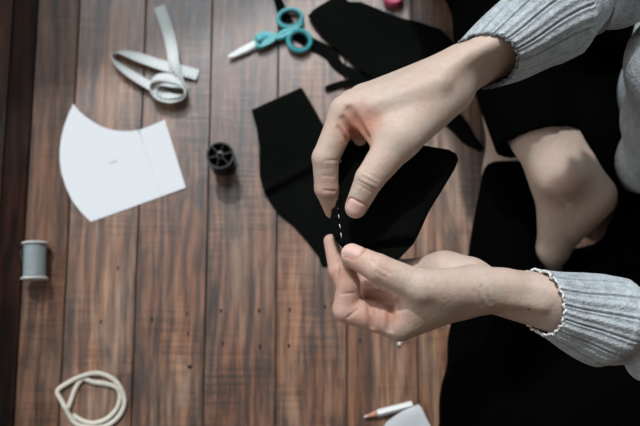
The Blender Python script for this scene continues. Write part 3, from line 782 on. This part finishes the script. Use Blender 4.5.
# trunk, neck, head under the clothes and out of the picture
HC = np.array([0.415, 0.04, 0.735])
ELR, ELL = at(750, -100, .335), at(800, 372, .335)
SHR, SHL = np.array([.455, .205, .545]), np.array([.455, -.135, .545])
def trunk(P):
    d = ell(P, (.47, .06, .20), (.09, .14, .16)); d = s_min(d, ell(P, (.465, .04, .45), (.085, .15, .16)), 0.06)
    d = s_min(d, cone(P, (.46, .035, .57), .05, (.43, .038, .67), .047), 0.04)
    h = ell(P, HC + (0.012, 0, .03), (.092, .074, .100)); h = s_min(h, ell(P, HC + (-.035, 0, -.045), (.058, .056, .066)), 0.03)
    h = s_min(h, cone(P, HC + (-.086, 0, .0), .006, HC + (-.104, 0, -.032), .011), 0.012)
    for s in (-1, 1):
        h = s_min(h, ell(P, HC + (.01, .076 * s, -.005), (.018, .009, .03)), 0.006)
        h = np.maximum(h, -ell(P, HC + (-.092, .031 * s, .006), (.014, .016, .010)) - 0.001)
        h = s_min(h, cone(P, HC + (-.078, .012 * s, .022), .008, HC + (-.066, .045 * s, .022), .008), 0.012)
    h = s_min(h, cone(P, HC + (-.092, -.018, -.058), .006, HC + (-.092, .018, -.058), .006), 0.007)
    h = s_min(h, cone(P, HC + (-.088, -.014, -.070), .006, HC + (-.088, .014, -.070), .006), 0.006)
    d = s_min(d, h, 0.02)
    for sh, el, j in ((SHR, ELR, rw2[1]), (SHL, ELL, lw2[2])):
        d = s_min(d, cone(P, sh, .046, el, .038), 0.02); d = s_min(d, cone(P, el, .036, j[0], .024), 0.01)
    for s, K, hp in ((1, KR, (.43, .16, .11)), (-1, KL, (.43, -.02, .11))):
        d = s_min(d, cone(P, hp, .065, K, .045), 0.03)
    d = s_min(d, cone(P, KR, .042, J(512, 30, .165, 34)[0], .034), 0.02)
    d = s_min(d, cone(P, KL, .042, J(512, 230, .085, 26)[0], .030), 0.02)
    return d
parts = []
lo_r, hi_r = bounds(sum(RH.values(), []) + RT + rw[:1] + [J(545, 27, .41, 20)], 0.012)
parts.append(surface(rhand, lo_r, hi_r, 0.00085))
lo_l, hi_l = bounds(sum(LH.values(), []) + LT + lw[:1] + [J(585, 311, .40, 20)], 0.012)
parts.append(surface(lhand, lo_l, hi_l, 0.00085))
parts.append(surface(feet, (.12, -.19, -.003), (.36, .32, .24), 0.0019))
parts.append(surface(trunk, (-.05, -.42, .02), (.68, .58, .90), 0.008))
V = np.concatenate([p[0] for p in parts]); o_ = np.cumsum([0] + [len(p[0]) for p in parts]); F = np.concatenate([p[1] + k for p, k in zip(parts, o_)])
T = np.tile(SKIN, (len(V), 1))
def blush(js, rad, col, amt):
    global T
    for c in js:
        g = (np.exp(-(np.linalg.norm(V - c, axis=1) / rad) ** 2) * amt)[:, None]; T = T * (1 - g) + np.array(col) * g
RED = (0.60, 0.27, 0.19)
blush([RH['index'][3][0], RH['index'][2][0], RH['middle'][1][0], RH['middle'][0][0], RH['ring'][1][0]], .014, RED, .45)
blush([RT[2][0]], .012, RED, .22); blush([at(358, 124, .436), at(365, 133, .436), at(350, 130, .43)], .010, (.50, .20, .13), .6); blush([at(362, 128, .435), at(352, 124, .435), at(370, 122, .44)], .011, RED, .55)
blush([LH['index'][1][0], LH['index'][2][0], LH['index'][3][0], LH['middle'][2][0], LH['middle'][3][0], LH['middle'][1][0], LH['ring'][1][0], at(372, 318, .42), at(392, 312, .42)], .014, RED, .50)
blush([at(370.5, 314, .425), at(390.5, 316, .425)], .005, (.42, .19, .13), .5)
blush([LT[2][0], at(360, 262, .44)], .012, RED, .30)
blush([at(600, 205, .17), at(556, 195, .19)], .020, (.52, .27, .2), .35)
for nl, k in ((RN, 0), (LN, 1)):
    sd, a, b, c = nailf(V.astype(np.float32), *nl)
    T[(np.abs(sd - .0003) < .0007) & (c > .002) & (np.abs(a) < .02)] = (0.47, 0.23, 0.16)
    msk = (sd < -0.0001) & (c > 0.002) & (np.abs(a) < .02)
    T[msk] = (0.68, 0.46, 0.40); T[msk & (a > nl[4] - .0026)] = (0.74, 0.62, 0.54)
for q, rad in ((hit(lhand0, 529, 309), .0009),):
    T[np.linalg.norm(V - q, axis=1) < rad] = (0.06, 0.03, 0.02)
person = obj('person', V, F, M['skin'], base=(0.42, 0.06, 0.0), tint=T)
tag(person, 'person sitting cross-legged in a grey knit sweater, barefoot, sewing a black mask', 'person')
for s in (-1, 1):
    mb = MB(); q = HC + (-.080, .031 * s, .006)
    mb.lathe(q, (0, 0, 1), [(0.012 * math.sin(t) + 1e-5, -0.012 * math.cos(t)) for t in np.linspace(0, math.pi, 11)], 18); mb.build('eye', M['eye'], person)
def hairf(P):
    d = ell(P, HC + (.022, 0, .040), (.100, .084, .104))
    d = np.maximum(d, -ell(P, HC + (-.075, 0, -.055), (.075, .085, .115)))
    return s_min(d, ell(P, HC + (.115, 0, .05), (.04, .045, .04)), .015) + .0012 * np.sin(P[:, 1] * 420 + 30 * P[:, 2])
V, F = surface(hairf, HC - (.16, .12, .16), HC + (.2, .12, .2), .005); obj('hair', V, F, M['hair'], person)

# ------------------------------------------------------------------ trousers
cr = at(538, 141.5, .176); crd = cr - at(516, 60, .165); crd /= np.linalg.norm(crd)
cl = at(516, 170, .080); cld = cl - at(508, 250, .086); cld /= np.linalg.norm(cld)
def trou(P):
    near = np.minimum(np.linalg.norm(P - cr.astype(np.float32), axis=1), np.linalg.norm(P - cl.astype(np.float32), axis=1))
    wr = np.clip(near / .08 - .7, 0, 1) * 0.0016 * np.sin(P[:, 0] * 95 + 40 * P[:, 1]) + np.clip(near / .08 - .7, 0, 1) * 0.0012 * np.sin(P[:, 1] * 120 - 60 * P[:, 0] + 80 * P[:, 2])
    a = cone(P, cr + crd * .02, .0405, cr - crd * .12, .054); a = s_min(a, cone(P, cr - crd * .12, .050, KR, .066), .02)
    a = np.maximum(a, (P - cr.astype(np.float32)) @ crd.astype(np.float32)); a = np.maximum(a, -cone(P, cr + crd * .03, .0370, cr - crd * .03, .0370))
    b = cone(P, cl + cld * .02, .0345, at(500, 330, .088), .050); b = s_min(b, cone(P, at(500, 330, .088), .050, KL, .066), .02)
    b = np.maximum(b, (P - cl.astype(np.float32)) @ cld.astype(np.float32)); b = np.maximum(b, -cone(P, cl + cld * .03, .0295, cl - cld * .03, .0295))
    t = s_min(cone(P, (.43, .17, .115), .095, KR, .072), cone(P, (.43, -.03, .115), .095, KL, .072), .03)
    t = s_min(t, ell(P, (.48, .07, .12), (.14, .20, .115)), .04)
    t = s_min(t, cone(P, (.40, .08, .06), .075, (.30, .09, .03), .065), .04)
    t = s_min(t, cone(P, at(590, 290, .04), .05, at(560, 400, .05), .05), .03)
    t = s_min(t, cone(P, at(570, 60, .05), .05, at(480, -60, .06), .055), .03)
    d = np.minimum(a, np.minimum(b, s_min(t, b, .004))); d = s_min(d, a, .003)
    return np.maximum(d + wr, -P[:, 2] + 0.0025)
V, F = surface(trou, (-.05, -.50, -.002), (.68, .62, .26), .0030); obj('trousers', V, F, M['trouser'], person)

# ------------------------------------------------------------------ sweater
hem = at(612, 183, .135)
def torso(P):
    d = ell(P, (.46, .105, .21), (.145, .15, .22)); d = s_min(d, ell(P, (.46, .04, .43), (.125, .185, .20)), .06)
    d = s_min(d, ell(P, (.455, .036, .575), (.075, .13, .05)), .04)
    for sh, el in ((SHR, ELR), (SHL, ELL)): d = s_min(d, cone(P, sh, .066, sh + (el - sh) * .45, .056), .03)
    d = s_min(d, cone(P, at(700, 70, .36), .06, hem + (.020, .002, .012), .014), .06)
    d = d + 0.0030 * np.sin(P[:, 2] * 60 + P[:, 1] * 35) * np.clip((.5 - P[:, 2]) / .3, 0, 1)
    d = np.maximum(d, .085 - P[:, 2] + 0.02 * np.sin(P[:, 1] * 14))
    d = np.maximum(d, -ell(P, (.435, .038, .64), (.062, .062, .055)))
    return d
V1, F1 = surface(torso, (.22, -.32, .05), (.72, .42, .68), .006)

def sleeve(keys, skew, nrib, seam, seed):
    """keys: (point, radius, rib depth); returns the ribbed cuff and the plain sleeve as separate lofts."""
    K = catmull([np.concatenate([k[0], [k[1], k[2]]]) for k in keys], 26)
    A = np.array(K); Pn = A[:, :3]; L = np.concatenate([[0], np.cumsum(np.linalg.norm(np.diff(Pn, axis=0), axis=1))])
    nth = 480; th = np.linspace(0, 2 * math.pi, nth, endpoint=False); rg = random.Random(seed)
    ph = [rg.uniform(0, 6.28) for _ in range(6)]
    rings = []
    for i in range(len(A)):
        t = Pn[min(i + 1, len(A) - 1)] - Pn[max(i - 1, 0)]; t /= np.linalg.norm(t)
        up = np.array([0, 0, 1.0]); sd = np.cross(t, up); sd /= np.linalg.norm(sd); un = np.cross(sd, t)
        r, rib = A[i, 3], A[i, 4]
        fr = (th * nrib / (2 * math.pi) + 0.05 * math.sin(L[i] * 60 + ph[0])) % 1
        g = np.exp(-((fr - 0.5) / 0.07) ** 2)
        rad = r - rib * 0.0024 * g + rib * 0.0005 * np.cos(fr * 4 * math.pi)
        s2 = max(0.0, L[i] - seam)
        fold = (1 - rib) * min(1, s2 / .012)
        rad = rad + fold * (0.0030 * np.sin(s2 * 210 + 1.6 * np.sin(th + ph[1]) + ph[2]) + 0.0018 * np.sin(s2 * 95 + 2 * th + ph[3]))
        rad = rad + 0.0008 * np.sin(3 * th + ph[4] + L[i] * 30)
        ring_ = Pn[i] + np.outer(np.cos(th) * rad, sd) + np.outer(np.sin(th) * rad * 1.22, un)
        if skew is not None:
            f = max(0, 1 - L[i] / 0.05); ring_ = ring_ + np.outer(np.cos(th) * skew[0] * f + np.sin(th) * skew[1] * f, t)
        rings.append(ring_)
    return np.array(rings), L
def loft(rings, close_in=None):
    n, m_ = rings.shape[:2]; V = rings.reshape(-1, 3); F = []
    idx = np.arange(n * m_).reshape(n, m_)
    a, b = idx[:-1], idx[1:]
    F = np.stack([a, np.roll(a, -1, 1), np.roll(b, -1, 1), b], -1).reshape(-1, 4)
    return V, F
def rows_of(js): return [(J(a, b, z, r)[0], J(a, b, z, r)[1], rib) for a, b, z, r, rib in js]
def wear(js, elbow, shoulder, skew, seed, parent):
    keys = rows_of(js) + [(elbow, .050, 0), ((elbow + shoulder) / 2, .058, 0), (shoulder, .066, 0)]
    nr = sum(1 for j in js if j[4] > 0.5)
    k_end = (nr - 1) * 26 + 13
    P_ = [k[0] for k in keys]
    rings, L = sleeve(keys, skew, 14, 0.0, seed)
    return rings, L, k_end
RS = [(486, 60, .420, 29.5, 1), (508, 46, .416, 37, 1), (536, 27, .409, 43, 1), (551, 18, .404, 46.5, 1), (559, 13.5, .402, 46.5, 0.7), (565, 10, .400, 37, 0), (580, -10, .39, 41, 0), (640, -30, .38, 47, 0)]
LS = [(540, 302, .405, 31, 1), (560, 308, .402, 35.5, 1), (582, 314, .396, 42, 1), (600, 319, .391, 46, 1), (609, 321.5, .389, 45, 0.6), (616, 323.5, .387, 38, 0), (630, 327, .383, 43, 0), (665, 336, .376, 45, 0)]
sw_V, sw_F = [V1], [F1]; off_ = len(V1); cuffs = []
for js, el, sh, skew, seed in ((RS, ELR, SHR, (0.008, 0.009), 3), (LS, ELL, SHL, (0.009, 0.008), 8)):
    rings, L, ke = wear(js, el, sh, skew, seed, None)
    cen = rings.mean(1, keepdims=True)
    V, F = loft(rings[ke:]); sw_V.append(V); sw_F.append(F + off_); off_ += len(V)
    inner = cen + (rings - cen) * 0.955
    body = np.concatenate([inner[40:0:-2], (inner[:1] + rings[:1]) / 2 + (rings[:1] - inner[:1]) * .2, rings[:ke + 3]])
    cuffs.append((body, rings))
sweater = obj('sweater', np.concatenate(sw_V), np.concatenate(sw_F), M['knit'], person)
for body, rings in cuffs:
    V, F = loft(body); cf = obj('ribbed_cuff', V, F, M['knit'], sweater)
    r0 = rings[0]; ax_ = rings[0].mean(0) - rings[6].mean(0); ax_ /= np.linalg.norm(ax_); c0 = r0.mean(0)
    P = []
    for k in range(0, 480, 2):
        wv_ = math.sin(k / 480 * 2 * math.pi * 26); d = r0[k] - c0; d /= np.linalg.norm(d)
        P.append(r0[k] + ax_ * (0.0008 + 0.0008 * wv_) + d * (0.0004 * math.cos(k / 480 * 2 * math.pi * 60) - 0.0006))
    mb = MB(); mb.tube(P, 0.0009, 6, closed=True, up=tuple(ax_)); mb.build('scalloped_edge', M['knit_edge' if rings is cuffs[1][1] else 'knit_edge_shaded'], cf)

# ------------------------------------------------------------------ the mask being sewn, held between the fingers
msk = [(348, 142), (343.5, 152), (339.5, 163), (335.5, 180), (334, 197), (331.5, 211), (330, 221), (332, 232), (335.5, 241), (341, 246.5), (352, 247), (366, 245), (380, 242), (398, 240), (416, 237), (421, 227), (428, 213), (443, 189), (457, 166), (461, 156), (459, 150), (451, 146), (432, 144), (410, 142), (385, 142), (365, 140)]
MZ = .4095
O = outline(msk, MZ)
ml, mr = at(336, 200, MZ)[0], at(457, 155, MZ)[0]
def hm(x, y):
    u_ = (x - ml) / (mr - ml)
    return MZ + 0.002 * math.exp(-(u_ / .10) ** 2) - 0.020 * max(0, u_ - .35) ** 1.3 + 0.0022 * math.sin(60 * x + 35 * y) * max(0, min(1, u_ * 2 - .3))
fm_ = thing('face_mask', 'half-sewn black cloth mask with white basting, held between both hands', 'face mask', (*at(390, 195, MZ)[:2], MZ - .02))
front = sheet('front_layer', O, 0.0032, hm, M['black_cotton'], fm_, cuts=6, edge=0.6)
O = outline([(346, 150), (341, 175), (338, 205), (336, 232), (340, 246), (348, 252), (366, 258), (384, 264), (394, 266), (396, 262), (391.5, 254), (385, 240), (389.5, 238.5), (390.5, 251), (394, 256), (403, 250), (410, 246), (413, 244.5), (418, 236), (429, 212), (440, 192), (452, 170), (450, 156), (420, 152), (380, 148)], MZ - .006)
sheet('back_layer', O, 0.0022, lambda x, y: hm(x, y) - .0062, M['black_cotton'], fm_, cuts=6, edge=0.5)
mb = MB()
P = [np.array([*at(px_, py_, MZ)[:2], 0]) for px_, py_ in catmull([(343.5, 158), (340.5, 170), (338, 190), (337, 205), (335.5, 222), (337, 238)], 8)]
P = [(p[0] + .0008, p[1], hm(p[0], p[1]) + .0024 + .0004 * math.sin(i * 1.7)) for i, p in enumerate(P)]
mb.tube(P, 0.0019, 8); mb.build('folded_hem', M['black_cotton'], fm_)
for a, b in (((337.6, 206.5), (338.2, 212)), ((338.4, 214), (339.0, 219.5)), ((339.4, 224.5), (340.4, 229)), ((340.8, 233), (341.4, 238)), ((341.2, 160), (340.4, 163))):
    pa, pb = [at(q[0], q[1], MZ + .0045) for q in (a, b)]; mb = MB()
    mb.tube([(pa[0], pa[1], hm(pa[0], pa[1]) + .0030), (*((pa + pb) / 2)[:2], hm(*((pa + pb) / 2)[:2]) + .0044), (pb[0], pb[1], hm(pb[0], pb[1]) + .0030)], 0.00030, 6)
    mb.build('basting_stitch', M['white_thread'], fm_)
mb = MB()
mb.tube([at(352, 268, .4235), at(386, 290, .415)], [0.0006, 0.00025], 8)
tag(mb.build('sewing_needle', M['steel']), 'thin steel needle pinched beneath the lower hand\'s thumb', 'needle')
